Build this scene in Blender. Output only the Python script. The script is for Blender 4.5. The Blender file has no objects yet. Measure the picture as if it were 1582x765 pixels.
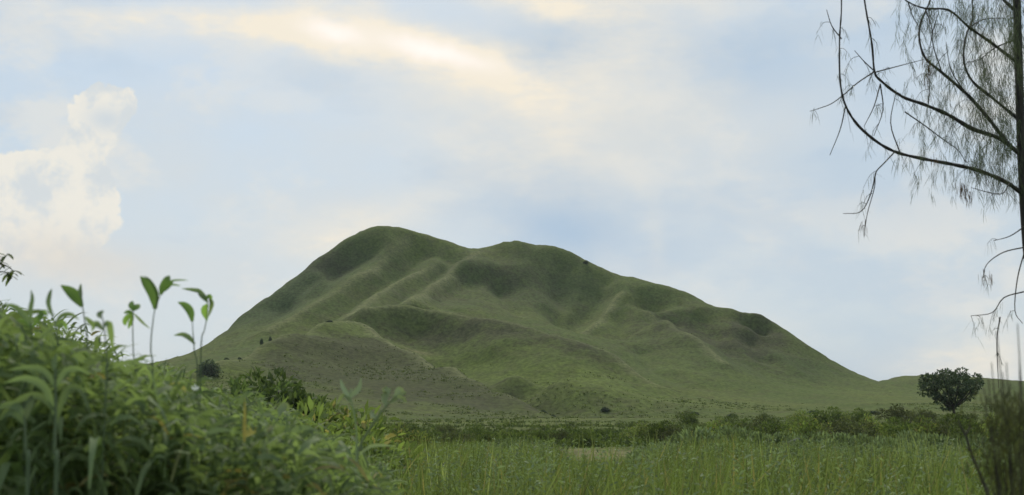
import bpy, math, random
import numpy as np
R = math.radians
rng = np.random.default_rng(11)
random.seed(5)
scn = bpy.context.scene
COL = scn.collection

# ------------------------------------------------------------------ camera
W, H, F = 1582.0, 765.0, 1910.0
CAMZ = 1.7
PITCH = math.atan((640.0 - H / 2) / F)
cd = bpy.data.cameras.new('camera')
cam = bpy.data.objects.new('camera', cd)
COL.objects.link(cam)
cam.location = (0, 0, CAMZ)
cam.rotation_euler = (R(90) + PITCH, 0, 0)
cd.sensor_width = 36
cd.lens = 36 * F / W
cd.clip_start = 0.1
cd.clip_end = 30000
cd.dof.use_dof = True
cd.dof.focus_distance = 60
cd.dof.aperture_fstop = 3.0
scn.camera = cam

def pxdir(px, py):
    xc = (px - W / 2) / F
    yc = (H / 2 - py) / F
    c, s = math.cos(PITCH), math.sin(PITCH)
    return np.array([xc, c - s * yc, s + c * yc])

def at(px, py, D):                       # world point seen at photo pixel, D metres ahead
    d = pxdir(px, py)
    return np.array([0, 0, CAMZ]) + d * (D / d[1])

# ------------------------------------------------------------------ sun
SUN_EL, SUN_AZ = R(44), R(-8)            # azimuth measured from +Y towards +X
sl = bpy.data.lights.new('sun', 'SUN')
sl.energy = 3.2
sl.angle = R(9)
sl.color = (1.0, 0.93, 0.82)
sun = bpy.data.objects.new('sun', sl)
COL.objects.link(sun)
sun.rotation_euler = (R(90) - SUN_EL, 0, math.pi - SUN_AZ)

# ------------------------------------------------------------------ node helper
class NT:
    def __init__(s, nt):
        s.nt = nt; s.n = nt.nodes; s.l = nt.links
    def put(s, sock, v):
        if v is None: return
        if hasattr(v, 'is_output'): s.l.new(v, sock)
        elif isinstance(v, (tuple, list)) and len(v) == 3 and sock.type == 'RGBA': sock.default_value = (*v, 1)
        else: sock.default_value = v
    def math(s, op, a, b=None, c=None, clamp=False):
        m = s.n.new('ShaderNodeMath'); m.operation = op; m.use_clamp = clamp
        for i, v in enumerate((a, b, c)): s.put(m.inputs[i], v)
        return m.outputs[0]
    def vmath(s, op, a, b=None, out=0):
        m = s.n.new('ShaderNodeVectorMath'); m.operation = op
        s.put(m.inputs[0], a)
        if b is not None: s.put(m.inputs['Scale'] if op == 'SCALE' else m.inputs[1], b)
        return m.outputs['Value'] if op in ('LENGTH', 'DOT_PRODUCT') else m.outputs[0]
    def noise(s, vec, scale, detail=4, rough=.55, out='Fac', dist=0):
        n = s.n.new('ShaderNodeTexNoise')
        s.put(n.inputs['Vector'], vec)
        n.inputs['Scale'].default_value = scale; n.inputs['Detail'].default_value = detail
        n.inputs['Roughness'].default_value = rough; n.inputs['Distortion'].default_value = dist
        return n.outputs[out]
    def ramp(s, v, lo, hi, a=0.0, b=1.0):
        m = s.n.new('ShaderNodeMapRange'); m.interpolation_type = 'SMOOTHSTEP'
        s.put(m.inputs[0], v); m.inputs[1].default_value = lo; m.inputs[2].default_value = hi
        m.inputs[3].default_value = a; m.inputs[4].default_value = b
        return m.outputs[0]
    def mix(s, f, a, b, mode='MIX'):
        m = s.n.new('ShaderNodeMix'); m.data_type = 'RGBA'; m.blend_type = mode
        s.put(m.inputs[0], f); s.put(m.inputs[6], a); s.put(m.inputs[7], b)
        return m.outputs[2]

# ------------------------------------------------------------------ world: sky with cloud layers
world = bpy.data.worlds.new('World'); scn.world = world
world.use_nodes = True
wt = world.node_tree; wt.nodes.clear()
T = NT(wt)
tc = T.n.new('ShaderNodeTexCoord').outputs['Generated']
sky = T.n.new('ShaderNodeTexSky'); sky.sky_type = 'NISHITA'; sky.sun_disc = False
sky.sun_elevation = SUN_EL; sky.sun_rotation = SUN_AZ
sky.air_density = 1.0; sky.dust_density = 2.0; sky.ozone_density = 1.0
sx = T.n.new('ShaderNodeSeparateXYZ'); T.l.new(tc, sx.inputs[0])
az = T.math('ARCTAN2', sx.outputs[0], sx.outputs[1])
el = T.math('ARCSINE', sx.outputs[2])
cb = T.n.new('ShaderNodeCombineXYZ')
T.l.new(T.math('MULTIPLY', az, F), cb.inputs[0]); T.l.new(T.math('MULTIPLY', el, F), cb.inputs[1])
ang = cb.outputs[0]                       # direction in 1/1910 rad: azimuth, elevation
# slow and fine warps of the direction (3-D noise on the direction itself: seamless all round)
def warp(scale, amp, detail=3, rough=.6):
    c = T.noise(tc, scale, detail, rough, 'Color')
    c = T.vmath('SUBTRACT', c, (0.5, 0.5, 0.5))
    return T.vmath('MULTIPLY', c, (amp, amp, 0))
A1 = T.vmath('ADD', ang, warp(7, 95, 5, .6))
A2 = T.vmath('ADD', T.vmath('ADD', ang, warp(16, 60, 3, .55)), warp(50, 40, 6, .62))
def dirang(px, py):
    d = pxdir(px, py); d = d / np.linalg.norm(d)
    return math.atan2(d[0], d[1]) * F, math.asin(d[2]) * F
def blob(A, px, py, rx, ry, rot=0, k=1.0):
    a, e = dirang(px, py)
    m = T.n.new('ShaderNodeMapping'); m.vector_type = 'TEXTURE'
    T.l.new(A, m.inputs[0])
    m.inputs['Location'].default_value = (a, e, 0)
    m.inputs['Rotation'].default_value = (0, 0, R(rot))
    m.inputs['Scale'].default_value = (rx, ry, 1)
    l = T.vmath('DOT_PRODUCT', m.outputs[0], m.outputs[0])
    g = T.math('POWER', 0.5, l)
    return g if k == 1.0 else T.math('MULTIPLY', g, k)
def total(parts):
    r = parts[0]
    for p in parts[1:]: r = T.math('ADD', r, p)
    return r
def tint(c):                               # sRGB 0-255 -> linear
    return tuple(((v / 255) / 12.92 if v / 255 <= .04045 else ((v / 255 + .055) / 1.055) ** 2.4) for v in c)
nsky = T.mix(1.0, sky.outputs[0], (0.10, 0.10, 0.10), 'MULTIPLY')
clear = T.mix(0.72, nsky, tint((182, 206, 225)))
fb1 = T.noise(tc, 3.2, 6, .58)
flat = T.vmath('MULTIPLY', tc, (1, 1, 2.6))
fb2 = T.noise(flat, 5.5, 6, .55)
# thin grey veil everywhere, more of it in the middle and right
veil = total([T.ramp(fb1, .42, .72, 0, .42), T.ramp(fb2, .46, .70, 0, .28),
              blob(A1, 980, 230, 330, 260, 0, .55), blob(A1, 700, 150, 300, 90, -15, .4), blob(A1, 1300, 420, 260, 150, 0, .25),
              blob(A1, 650, 330, 150, 60, 10, .4), blob(A1, 420, 400, 120, 60, 0, .3), blob(A1, 200, 620, 420, 140, 0, .3)])
veil = T.math('MULTIPLY', veil, 1.0, clamp=True)
c = T.mix(veil, clear, tint((215, 220, 221)))
dark = total([blob(A1, 880, 345, 95, 55, -10, 1.25), blob(A1, 1150, 100, 140, 45, -8, .7), blob(A1, 860, 60, 90, 40, 10, .8),
              blob(A1, 1330, 290, 160, 60, -5, .45), T.ramp(fb2, .5, .36, 0, .35)])
puff = T.math('MULTIPLY', T.ramp(T.noise(T.vmath('MULTIPLY', tc, (1, 1, 1.7)), 9, 8, .62), .46, .62, 0, .75), T.ramp(fb1, .35, .6, .4, 1))
c = T.mix(puff, c, tint((228, 228, 223)))
c = T.mix(T.math('MULTIPLY', dark, .8, clamp=True), c, tint((176, 198, 219)))
# warm lit cloud bank from the upper left to the middle
warm = total([blob(A1, 740, 180, 190, 60, -22, .22), blob(A1, 160, 45, 90, 22, -3, .55), blob(A1, 300, 42, 130, 20, -3, .7), blob(A1, 470, 62, 110, 24, -9, .9),
              blob(A1, 600, 60, 130, 30, -12, .8), blob(A1, 700, 90, 90, 26, -10, .9), blob(A1, 760, 140, 120, 20, -12, .5),
              blob(A1, 880, 225, 80, 20, -24, .22), blob(A1, 830, 5, 80, 22, -8, .9), blob(A1, 960, 70, 110, 70, 30, .5), blob(A1, 830, 160, 80, 40, -20, .22), blob(A1, 780, 250, 120, 30, -15, .25), blob(A1, 560, 330, 90, 24, 8, .3),
              blob(A1, 500, 362, 55, 24, 10, .75), blob(A1, 1490, 548, 75, 24, 2, .75), blob(A1, 1000, 350, 12, 40, 5, .22)])
fine = T.ramp(T.noise(flat, 14, 7, .65), .3, .7, .45, 1.35)
c = T.mix(T.math('MULTIPLY', warm, fine, clamp=True), c, tint((246, 237, 219)))
core = total([blob(A1, 515, 62, 34, 12, -15, .9), blob(A1, 665, 84, 70, 14, -12, 1.0)])
c = T.mix(T.math('MULTIPLY', core, 1.0, clamp=True), c, (1.08, 1.0, .93))
# cumulus on the left with a crisp edge
cum = total([blob(A2, 176, 160, 38, 25, 0, 1.1), blob(A2, 140, 178, 30, 32, 10, .8), blob(A2, 140, 222, 30, 48, -22, 1.1), blob(A2, 95, 258, 30, 20, 20, .7), blob(A2, 100, 300, 52, 44, 0, 1.0),
             blob(A2, 60, 345, 75, 50, 0, 1.0), blob(A2, 128, 350, 38, 36, 0, .8), blob(A2, 8, 285, 34, 38, 0, 1.0), blob(A2, -30, 330, 70, 70, 0, 1.0)])
edge = T.ramp(cum, .60, .76)
shade = T.ramp(T.noise(tc, 34, 5, .6), .4, .62)
shade = T.math('MAXIMUM', T.math('MULTIPLY', shade, .8), blob(ang, 165, 185, 26, 16, 0, .9))
cc = T.mix(T.math('MULTIPLY', shade, .75), tint((238, 235, 225)), tint((196, 210, 222)))
c = T.mix(edge, c, cc)
low = T.math('MULTIPLY', blob(A1, 110, 395, 110, 34, 0, 1.0), .7, clamp=True)
c = T.mix(low, c, tint((222, 217, 208)))
bg = T.n.new('ShaderNodeBackground'); T.l.new(c, bg.inputs[0]); bg.inputs[1].default_value = 1.0
wo = T.n.new('ShaderNodeOutputWorld'); T.l.new(bg.outputs[0], wo.inputs[0])
try: world.cycles.sampling_method = 'MANUAL'; world.cycles.sample_map_resolution = 512
except Exception: pass

scn.view_settings.view_transform = 'Standard'
scn.view_settings.look = 'None'
scn.view_settings.exposure = 0.0
scn.view_settings.gamma = 1.0

# ------------------------------------------------------------------ object helpers
def link(o, parent=None):
    COL.objects.link(o)
    if parent is not None: o.parent = parent
    return o
def tag(o, label=None, cat=None, group=None, kind=None):
    if label: o['label'] = label
    if cat: o['category'] = cat
    if group: o['group'] = group
    if kind: o['kind'] = kind
    return o
def empty(name, loc, rz=0, sc=1.0):
    o = bpy.data.objects.new(name, None); COL.objects.link(o)
    o.location = tuple(float(v) for v in loc); o.rotation_euler = (0, 0, rz); o.scale = (sc,) * 3
    o.empty_display_size = .1
    return o
def np_mesh(name, V, Fc, mat=None, smooth=True, attrs=None):
    V = np.asarray(V, np.float32).reshape(-1, 3)
    Fc = np.asarray(Fc, np.int32)
    me = bpy.data.meshes.new(name)
    k = Fc.shape[1]
    me.vertices.add(len(V)); me.vertices.foreach_set('co', V.ravel())
    me.loops.add(Fc.size); me.loops.foreach_set('vertex_index', Fc.ravel())
    me.polygons.add(len(Fc))
    me.polygons.foreach_set('loop_start', np.arange(0, Fc.size, k, dtype=np.int32))
    me.polygons.foreach_set('loop_total', np.full(len(Fc), k, np.int32))
    if smooth: me.polygons.foreach_set('use_smooth', np.ones(len(Fc), bool))
    if attrs:
        for an, av in attrs.items():
            a = me.attributes.new(an, 'FLOAT', 'POINT'); a.data.foreach_set('value', np.asarray(av, np.float32))
    me.update(calc_edges=True)
    if mat: me.materials.append(mat)
    return me
def kids(o): return [c for c in COL.objects if c.parent == o]
CH = {}
def part(name, me, parent, kind=None, label=None):
    o = bpy.data.objects.new(name, me); link(o, parent)
    CH.setdefault(parent.name, []).append(o)
    if kind: o['kind'] = kind
    if label: o['label'] = label
    return o
def copy_tree(o, parent=None):
    c = o.copy(); link(c, parent)
    for ch in CH.get(o.name, []):
        CH.setdefault(c.name, []).append(copy_tree(ch, c))
    return c

def tube(pts, rad, n=6, close=True):       # swept tube -> verts, quads
    P = np.asarray(pts, float); m = len(P)
    rad = np.broadcast_to(np.asarray(rad, float), (m,))
    Tn = np.gradient(P, axis=0); Tn /= np.linalg.norm(Tn, axis=1)[:, None] + 1e-9
    ref = np.array([0.31, 0.9, 0.17]) if abs(Tn[0][1]) < .8 else np.array([1., 0, .2])
    U = np.cross(Tn, ref); U /= np.linalg.norm(U, axis=1)[:, None] + 1e-9
    Vv = np.cross(Tn, U)
    a = np.linspace(0, 2 * np.pi, n, endpoint=False)
    ring = P[:, None, :] + rad[:, None, None] * (np.cos(a)[None, :, None] * U[:, None, :] + np.sin(a)[None, :, None] * Vv[:, None, :])
    V = ring.reshape(-1, 3)
    i = np.arange(m - 1)[:, None] * n; j = np.arange(n)[None, :]; j2 = (j + 1) % n
    Q = np.stack([i + j, i + j2, i + n + j2, i + n + j], -1).reshape(-1, 4)
    return V, Q
def smoothline(pts, k=6):
    P = np.asarray(pts, float); n = len(P)
    if n < 3: 
        t = np.linspace(0, 1, k)[:, None]; return P[0] * (1 - t) + P[-1] * t
    Q = np.vstack([2 * P[0] - P[1], P, 2 * P[-1] - P[-2]])
    out = []
    for i in range(1, n):
        p0, p1, p2, p3 = Q[i - 1], Q[i], Q[i + 1], Q[i + 2]
        for t in np.linspace(0, 1, k, endpoint=False):
            out.append(.5 * ((2 * p1) + (-p0 + p2) * t + (2 * p0 - 5 * p1 + 4 * p2 - p3) * t * t + (-p0 + 3 * p1 - 3 * p2 + p3) * t ** 3))
    out.append(P[-1])
    return np.array(out)
class Acc:                                  # accumulates verts + quads
    def __init__(s): s.V = []; s.F = []; s.n = 0
    def add(s, V, Fq):
        s.V.append(np.asarray(V, float).reshape(-1, 3)); s.F.append(np.asarray(Fq) + s.n); s.n += len(s.V[-1])
    def mesh(s, name, mat, smooth=True): return np_mesh(name, np.vstack(s.V), np.vstack(s.F), mat, smooth)

# ------------------------------------------------------------------ materials
def leafmat(name, c1, c2, c3=None, trans=.35, scale=1.5, rough=.75, spec=.1, objvar=.25, dead=0.0):
    m = bpy.data.materials.new(name); m.use_nodes = True
    t = NT(m.node_tree); t.n.clear()
    geo = t.n.new('ShaderNodeNewGeometry')
    oi = t.n.new('ShaderNodeObjectInfo')
    pos = geo.outputs['Position']
    nz = t.ramp(t.noise(pos, scale, 3, .6), .35, .65)
    r = geo.outputs['Random Per Island']
    col = t.mix(r, c1, c2)
    col = t.mix(t.math('MULTIPLY', nz, .7), col, c3 or c2)
    if dead: col = t.mix(t.ramp(t.math('FRACT', t.math('MULTIPLY', r, 7.31)), 1 - dead - .01, 1 - dead), col, (.27, .23, .10))
    br = t.math('ADD', t.math('MULTIPLY', oi.outputs['Random'], objvar * 2), 1 - objvar)
    br2 = t.math('ADD', t.math('MULTIPLY', r, .6), .7)
    col = t.mix(1.0, col, t.vcomb(br, br2) if hasattr(t, 'vcomb') else col) if False else col
    hs = t.n.new('ShaderNodeHueSaturation'); t.put(hs.inputs['Color'], col); t.put(hs.inputs['Value'], t.math('MULTIPLY', br, br2))
    d = t.n.new('ShaderNodeBsdfPrincipled'); t.l.new(hs.outputs[0], d.inputs['Base Color'])
    d.inputs['Roughness'].default_value = rough; d.inputs['Specular IOR Level'].default_value = spec
    tr = t.n.new('ShaderNodeBsdfTranslucent')
    yel = t.mix(1.0, hs.outputs[0], (1.0, 1.12, .6), 'MULTIPLY'); t.l.new(yel, tr.inputs[0])
    mx = t.n.new('ShaderNodeMixShader'); mx.inputs[0].default_value = trans
    t.l.new(d.outputs[0], mx.inputs[1]); t.l.new(tr.outputs[0], mx.inputs[2])
    o = t.n.new('ShaderNodeOutputMaterial'); t.l.new(mx.outputs[0], o.inputs[0])
    return m
def barkmat(name, c1, c2, scale=20):
    m = bpy.data.materials.new(name); m.use_nodes = True
    t = NT(m.node_tree); t.n.clear()
    tco = t.n.new('ShaderNodeTexCoord').outputs['Object']
    nz = t.noise(t.vmath('MULTIPLY', tco, (1, 1, .25)), scale, 5, .65)
    d = t.n.new('ShaderNodeBsdfPrincipled')
    t.l.new(t.mix(t.ramp(nz, .35, .65), c1, c2), d.inputs['Base Color']); d.inputs['Roughness'].default_value = .9
    b = t.n.new('ShaderNodeBump'); b.inputs['Strength'].default_value = .5; b.inputs['Distance'].default_value = .01
    t.l.new(nz, b.inputs['Height']); t.l.new(b.outputs[0], d.inputs['Normal'])
    o = t.n.new('ShaderNodeOutputMaterial'); t.l.new(d.outputs[0], o.inputs[0])
    return m
M_thick = leafmat('thicket_leaf', (.16, .21, .095), (.22, .27, .145), (.18, .24, .105), .45)
M_under = leafmat('undergrowth_leaf', (.14, .185, .08), (.20, .245, .125), (.16, .21, .09), .45, dead=.025)
M_bright = leafmat('bright_leaf', (.16, .25, .07), (.20, .30, .09), None, .55)
M_pale = leafmat('pale_hairy_leaf', (.24, .29, .15), (.31, .36, .20), None, .3)
M_grass = leafmat('meadow_grass', (.13, .165, .05), (.19, .22, .085), (.15, .20, .06), .45, .35, dead=.09)
M_straw = leafmat('pale_grass', (.24, .28, .10), (.30, .33, .14), None, .45)
M_sage = leafmat('sage_leaf', (.13, .165, .085), (.18, .22, .125), (.15, .185, .09), .35)
M_bush = leafmat('bush_leaf', (.068, .098, .032), (.11, .138, .048), (.09, .115, .038), .4, objvar=.35)
M_bush2 = leafmat('olive_bush_leaf', (.080, .094, .044), (.115, .122, .06), (.095, .105, .047), .3, objvar=.3)
M_deepgreen = leafmat('deep_green_leaf', (.075, .11, .042), (.12, .155, .062), (.09, .13, .048), .38)
M_white = leafmat('white_petal', (.7, .7, .62), (.78, .78, .72), None, .4)
M_dark = leafmat('dark_tree_leaf', (.042, .062, .038), (.08, .105, .06), None, .2)
M_far = leafmat('slope_scrub', (.075, .098, .032), (.115, .135, .048), (.09, .108, .04), .25, .05)
M_needle = leafmat('needle', (.065, .085, .05), (.10, .12, .075), (.085, .085, .06), .3)
M_dead = leafmat('dead_needle', (.075, .045, .03), (.11, .07, .045), None, .25)
M_bark = barkmat('dark_bark', (.022, .018, .016), (.055, .045, .038))
M_stem = barkmat('green_stem', (.085, .12, .055), (.13, .17, .085))
M_twig = barkmat('dark_twig', (.035, .03, .022), (.06, .052, .035))
M_log = barkmat('weathered_wood', (.13, .14, .10), (.20, .21, .15))

# ------------------------------------------------------------------ terrain
def vnoise(x, y, seed=0):
    xi = np.floor(x).astype(np.int64); yi = np.floor(y).astype(np.int64)
    xf = x - xi; yf = y - yi
    def h(a, b):
        n = (a * 374761393 + b * 668265263 + seed * 974634777) & 0xffffffff
        n = ((n ^ (n >> 13)) * 1274126177) & 0xffffffff
        return ((n ^ (n >> 16)) & 0xffff) / 65535.0
    u = xf ** 3 * (xf * (xf * 6 - 15) + 10); v = yf ** 3 * (yf * (yf * 6 - 15) + 10)
    return (h(xi, yi) * (1 - u) + h(xi + 1, yi) * u) * (1 - v) + (h(xi, yi + 1) * (1 - u) + h(xi + 1, yi + 1) * u) * v
def fbm(x, y, o=4, seed=0):
    s = 0; a = .5; t = 0
    for i in range(o):
        s = s + a * vnoise(x * 2 ** i + 17.3 * i, y * 2 ** i - 9.1 * i, seed + i); t += a; a *= .5
    return s / t - .5

SIL = [(325,530,540),(360,500,558),(400,468,570),(450,430,588),(500,395,602),(540,367,612),(575,352,620),(600,350,622),(640,357,626),(690,370,632),(738,389,634),(768,377,640),(800,373,642),(850,380,640),(880,390,636),(905,404,632),(940,420,628),(970,427,622),(1010,436,615),(1050,447,608),(1090,468,600),(1130,478,590),(1170,490,580),(1210,512,570),(1260,540,560),(1300,565,552),(1340,583,546),(1365,592,540)]
R1 = [(630,370,618),(606,388,600),(584,411,582),(543,431,560),(511,455,540),(462,484,515),(417,510,490)]
R2 = [(675,405,600),(657,419,585),(616,433,560),(584,451,530),(551,476,490),(537,490,450)]
R3 = [(738,387,625),(722,398,612),(705,407,598),(685,431,570),(657,452,535),(632,466,490)]
R3b = [(705,407,598),(738,413,596),(770,409,608)]
MR = [(560,476,432),(600,470,438),(636,472,440),(689,480,438),(762,492,430),(803,502,424),(861,518,414),(906,531,406),(951,549,396),(980,574,385),(1021,597,370)]
S4 = [(952,428,624),(968,452,596),(992,478,575),(1000,500,560)]
S4b = [(958,452,600),(931,494,572),(897,518,545)]
R5 = [(1000,478,574),(1029,494,552),(1062,514,530),(1095,539,508),(1120,560,490)]
R6 = [(1130,480,588),(1160,508,562),(1195,545,535),(1235,575,515)]
FL = [(300,577,300),(340,556,318),(400,530,345),(440,516,362),(490,501,385),(530,494,398),(552,496,402)]
FR = [(552,496,402),(575,508,396),(600,527,384),(640,544,370),(700,566,345),(740,588,325),(780,611,305),(830,638,280)]
SP = [(800,373,640),(812,400,622),(826,436,602),(840,470,580)]
ridges = [SIL, R1, R2, R3, R3b, MR, S4, S4b, R5, R6, FL, FR, SP]
valleys = [[(480,440,575),(440,482,556),(400,512,520)],[(560,402,602),(520,430,588),(490,458,560)],
           [(760,430,598),(720,440,585),(690,462,552),(670,476,510)],
           [(770,455,592),(790,480,560),(800,500,520)],
           [(868,420,622),(862,450,608),(861,480,582),(866,508,556)],
           [(938,440,618),(925,470,602),(898,500,580),(880,515,560)],
           [(1090,500,572),(1110,530,545),(1135,560,515)],
           [(1050,470,590),(1040,482,575)],
           [(1178,512,575),(1165,535,552),(1180,560,530)],
           [(985,548,505),(1010,575,470),(1060,598,445)],
           [(960,500,568),(955,530,535)]]
basin = [[(1040,600,432),(1100,604,440),(1150,606,445),(1250,608,450),(1350,609,455),(1400,600,520),(1450,596,640)],
         [(1000,615,350),(1100,620,360),(1300,624,360),(1450,626,360),(1600,628,360)],
         [(760,536,402),(850,560,380),(930,590,360)],
         [(640,512,432),(690,532,418),(745,556,398),(795,584,372),(840,612,338)],[(800,575,352),(850,592,335),(900,604,322)],
         [(450,560,330),(520,560,345),(590,565,350),(650,590,320)],
         [(420,600,280),(500,610,285),(600,615,290),(700,625,280)],
         [(300,630,230),(450,646,230),(600,650,230),(750,650,230),(900,648,250)],
         [(1000,648,250),(1200,649,240),(1400,649,240),(1560,649,240)],
         [(100,600,260),(-150,610,260),(1750,640,300),(200,580,340),(100,590,400),(-200,590,500)]]
hidden = []
def behind(line, dpx, dd, dz):
    W3 = np.array([at(x + dpx, y, d + dd) - [0, 0, at(x + dpx, y, d + dd)[2] - at(x, y, d)[2] + dz] for x, y, d in line])
    for a, b in zip(W3[:-1], W3[1:]):
        n = max(1, int(np.linalg.norm(b - a) / 16))
        for k in range(n): hidden.append(tuple(a + (b - a) * k / n))
behind(MR[1:], 4, 34, 9)
behind(FR[2:], 30, 8, 7.5)
behind(R5[:-1], 7, 14, 2.5)
behind(R6[:-1], 7, 14, 2.5)
behind(FL[1:-1], -4, 24, 7)
for x, y, d in SIL:
    p = at(x, y, d)
    hidden.append((p[0] * (1 + 60 / d), d + 60, max(p[2] - 17, 3)))
    hidden.append((p[0] * (1 + 170 / d), d + 170, max(p[2] * .35, 3)))
    hidden.append((p[0] * (1 + 300 / d), d + 300, 4))
def to3(lines): return [np.array([at(*q)[:2] for q in ln]) for ln in lines]
def line_dist(X, lines):
    best = np.full(len(X), 1e9)
    for L2 in lines:
        for a, b in zip(L2[:-1], L2[1:]):
            ab = b - a; t = np.clip(((X - a) @ ab) / (ab @ ab), 0, 1)
            best = np.minimum(best, np.hypot(*(X - a - t[:, None] * ab).T))
    return best
CR_R = to3([R1, R2, R3, MR, FR, FL, S4b, S4, R5, R6, SP]); CR_V = to3(valleys) + [np.array(v, float) for v in ([(-46, 612), (-57, 572), (-66, 545), (-73, 515), (-79, 480)], [(-29, 610), (-38, 575), (-46, 545), (-52, 505)])]
def crease(x, y):
    X = np.stack([x, y], 1)
    X = X + 2.2 * np.stack([fbm(x / 26, y / 26, 2, 81), fbm(x / 26, y / 26, 2, 82)], 1)
    dr = line_dist(X, CR_R); dv = line_dist(X, CR_V)
    return 6.0 * np.exp(-(np.sqrt(dr ** 2 + 1.6 ** 2) - 1.6) / 13) - 5.5 * np.exp(-(np.sqrt(dv ** 2 + 1.6 ** 2) - 1.6) / 12)
P = []
for ln in ridges:
    W3 = np.array([at(*q) for q in ln])
    for a, b in zip(W3[:-1], W3[1:]):
        n = max(1, int(np.linalg.norm(b - a) / 16))
        for k in range(n): P.append(a + (b - a) * k / n)
    P.append(W3[-1])
for ln in valleys + basin[2:5]:
    W3 = np.array([at(*q) for q in ln])
    for a, b in zip(W3[:-1], W3[1:]):
        n = max(1, int(np.linalg.norm(b - a) / 16))
        for k in range(n): P.append(a + (b - a) * k / n)
    P.append(W3[-1])
for ln in basin[:2] + basin[5:]:
    for q in ln: P.append(at(*q))
for x, y, z in hidden: P.append(np.array([x, y, z]))
for d, zz in ((60, 0), (100, 0), (160, .15)):
    for a in np.linspace(-40, 40, 9): P.append(np.array([d * math.tan(R(a)), d, zz]))
for px_, py_, d in ((1370,593,700),(1400,589,710),(1430,591,720),(1470,599,760),(1520,607,800),(1582,611,850),(1700,612,900)):
    P.append(at(px_, py_, d))
for px_, d, z in ((300,560,3),(200,560,2),(0,600,2),(-300,650,2),(300,750,2),(0,850,2),(1650,560,8),(1900,600,8),(2100,400,4),(-400,350,2),(1700,1100,3),(1400,1100,3),(1000,1150,3),(600,1150,3),(200,1150,2)):
    P.append(np.array([(px_ - 791) / F * d, d, z]))
P = np.array(P)
keep = [0]
for i in range(1, len(P)):
    if np.min(np.hypot(*(P[keep][:, :2] - P[i, :2]).T)) > 3.0: keep.append(i)
P = P[keep]
isr = (P[:, 1] > 270) & (P[:, 1] < 700)
Pz = P[:, 2] - crease(P[:, 0], P[:, 1]) * isr
C2 = 5.0 ** 2
def kern(A, B):
    return np.sqrt(((A[:, None, :] - B[None]) ** 2).sum(-1) + C2)
S = 100.0
n = len(P)
Kmat = np.zeros((n + 3, n + 3))
Kmat[:n, :n] = kern(P[:, :2], P[:, :2]) / S - np.diag(np.where(P[:, 2] > 1e9, 0, .004))
Kmat[:n, n] = 1; Kmat[n, :n] = 1
Kmat[:n, n + 1:] = P[:, :2] / S; Kmat[n + 1:, :n] = P[:, :2].T / S
wts = np.linalg.solve(Kmat, np.concatenate([Pz, [0, 0, 0]]))
def smoothstep(a, b, x):
    t = np.clip((x - a) / (b - a), 0, 1); return t * t * (3 - 2 * t)
def height(x, y):
    x = np.atleast_1d(np.asarray(x, float)); y = np.atleast_1d(np.asarray(y, float))
    z = np.zeros(x.shape)
    r = np.hypot(x, y); a = np.abs(np.arctan2(x, y))
    inn = (r > 45) & (r < 1300) & (a < R(55))
    idx = np.where(inn)[0]
    for s in range(0, len(idx), 20000):
        I = idx[s:s + 20000]
        X = np.stack([x[I], y[I]], 1)
        v = kern(X, P[:, :2]) @ wts[:n] / S + wts[n] + X @ wts[n + 1:] / S
        v = v + crease(X[:, 0], X[:, 1]) * smoothstep(230, 275, X[:, 1]) * (1 - smoothstep(660, 720, X[:, 1]))
        wgt = smoothstep(45, 75, r[I]) * (1 - smoothstep(950, 1250, r[I])) * (1 - smoothstep(R(32), R(50), a[I]))
        z[I] = np.maximum(v, -1) * wgt
    hill = smoothstep(3, 25, z)
    z = z + hill * (1.6 * fbm(x / 34, y / 34, 3, 3) + .9 * (.5 - np.abs(2 * fbm(x / 22 + z / 60, y / 22, 3, 9))) - .6)
    wx = x + 5 * fbm(x / 30, y / 30, 2, 12)
    z = z + hill * (1.0 + 3.4 * np.clip(fbm(x / 60, y / 60, 2, 19), 0, 1)) * (.25 - np.sqrt(np.abs(fbm(wx / 10, y / 50, 3, 15)) + .001) * .55) + hill * .7 * (.25 - np.abs(fbm(wx / 4.2, y / 22, 2, 16)))
    z = z + (.12 + .5 * hill) * fbm(x / 6.5, y / 6.5, 3, 5)
    z = z + .25 * smoothstep(120, 260, r) * fbm(x / 2.2, y / 4.0, 2, 8)
    z = z + smoothstep(60, 140, r) * (1 - hill) * 1.1 * fbm(x / 22, y / 22, 3, 7)
    return z
def ground(x, y): return float(height(np.array([x]), np.array([y]))[0])

az1 = np.radians(np.arange(-29, 29.01, .1))
az2 = np.radians(np.concatenate([np.arange(-180, -29, 3.0), ]))
az3 = np.radians(np.arange(31, 180, 3.0))
AZ = np.concatenate([az2, az1, az3]); NA = len(AZ)
rad = [1.0]
while rad[-1] < 100: rad.append(rad[-1] * 1.045)
while rad[-1] < 250: rad.append(rad[-1] + 2.2)
while rad[-1] < 660: rad.append(rad[-1] + 1.25)
while rad[-1] < 1300: rad.append(rad[-1] + 8)
while rad[-1] < 14000: rad.append(rad[-1] * 1.12)
RD = np.array(rad); NR = len(RD)
GX = RD[:, None] * np.sin(AZ)[None]; GY = RD[:, None] * np.cos(AZ)[None]
GZ = height(GX.ravel(), GY.ravel())
V = np.stack([GX.ravel(), GY.ravel(), GZ], 1)
cidx = len(V); V = np.vstack([V, [0, 0, 0]])
i = np.arange(NR - 1)[:, None] * NA; j = np.arange(NA)[None]; j2 = (j + 1) % NA
Q = np.stack([i + j, i + NA + j, i + NA + j2, i + j2], -1).reshape(-1, 4)[:, ::-1]
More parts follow.
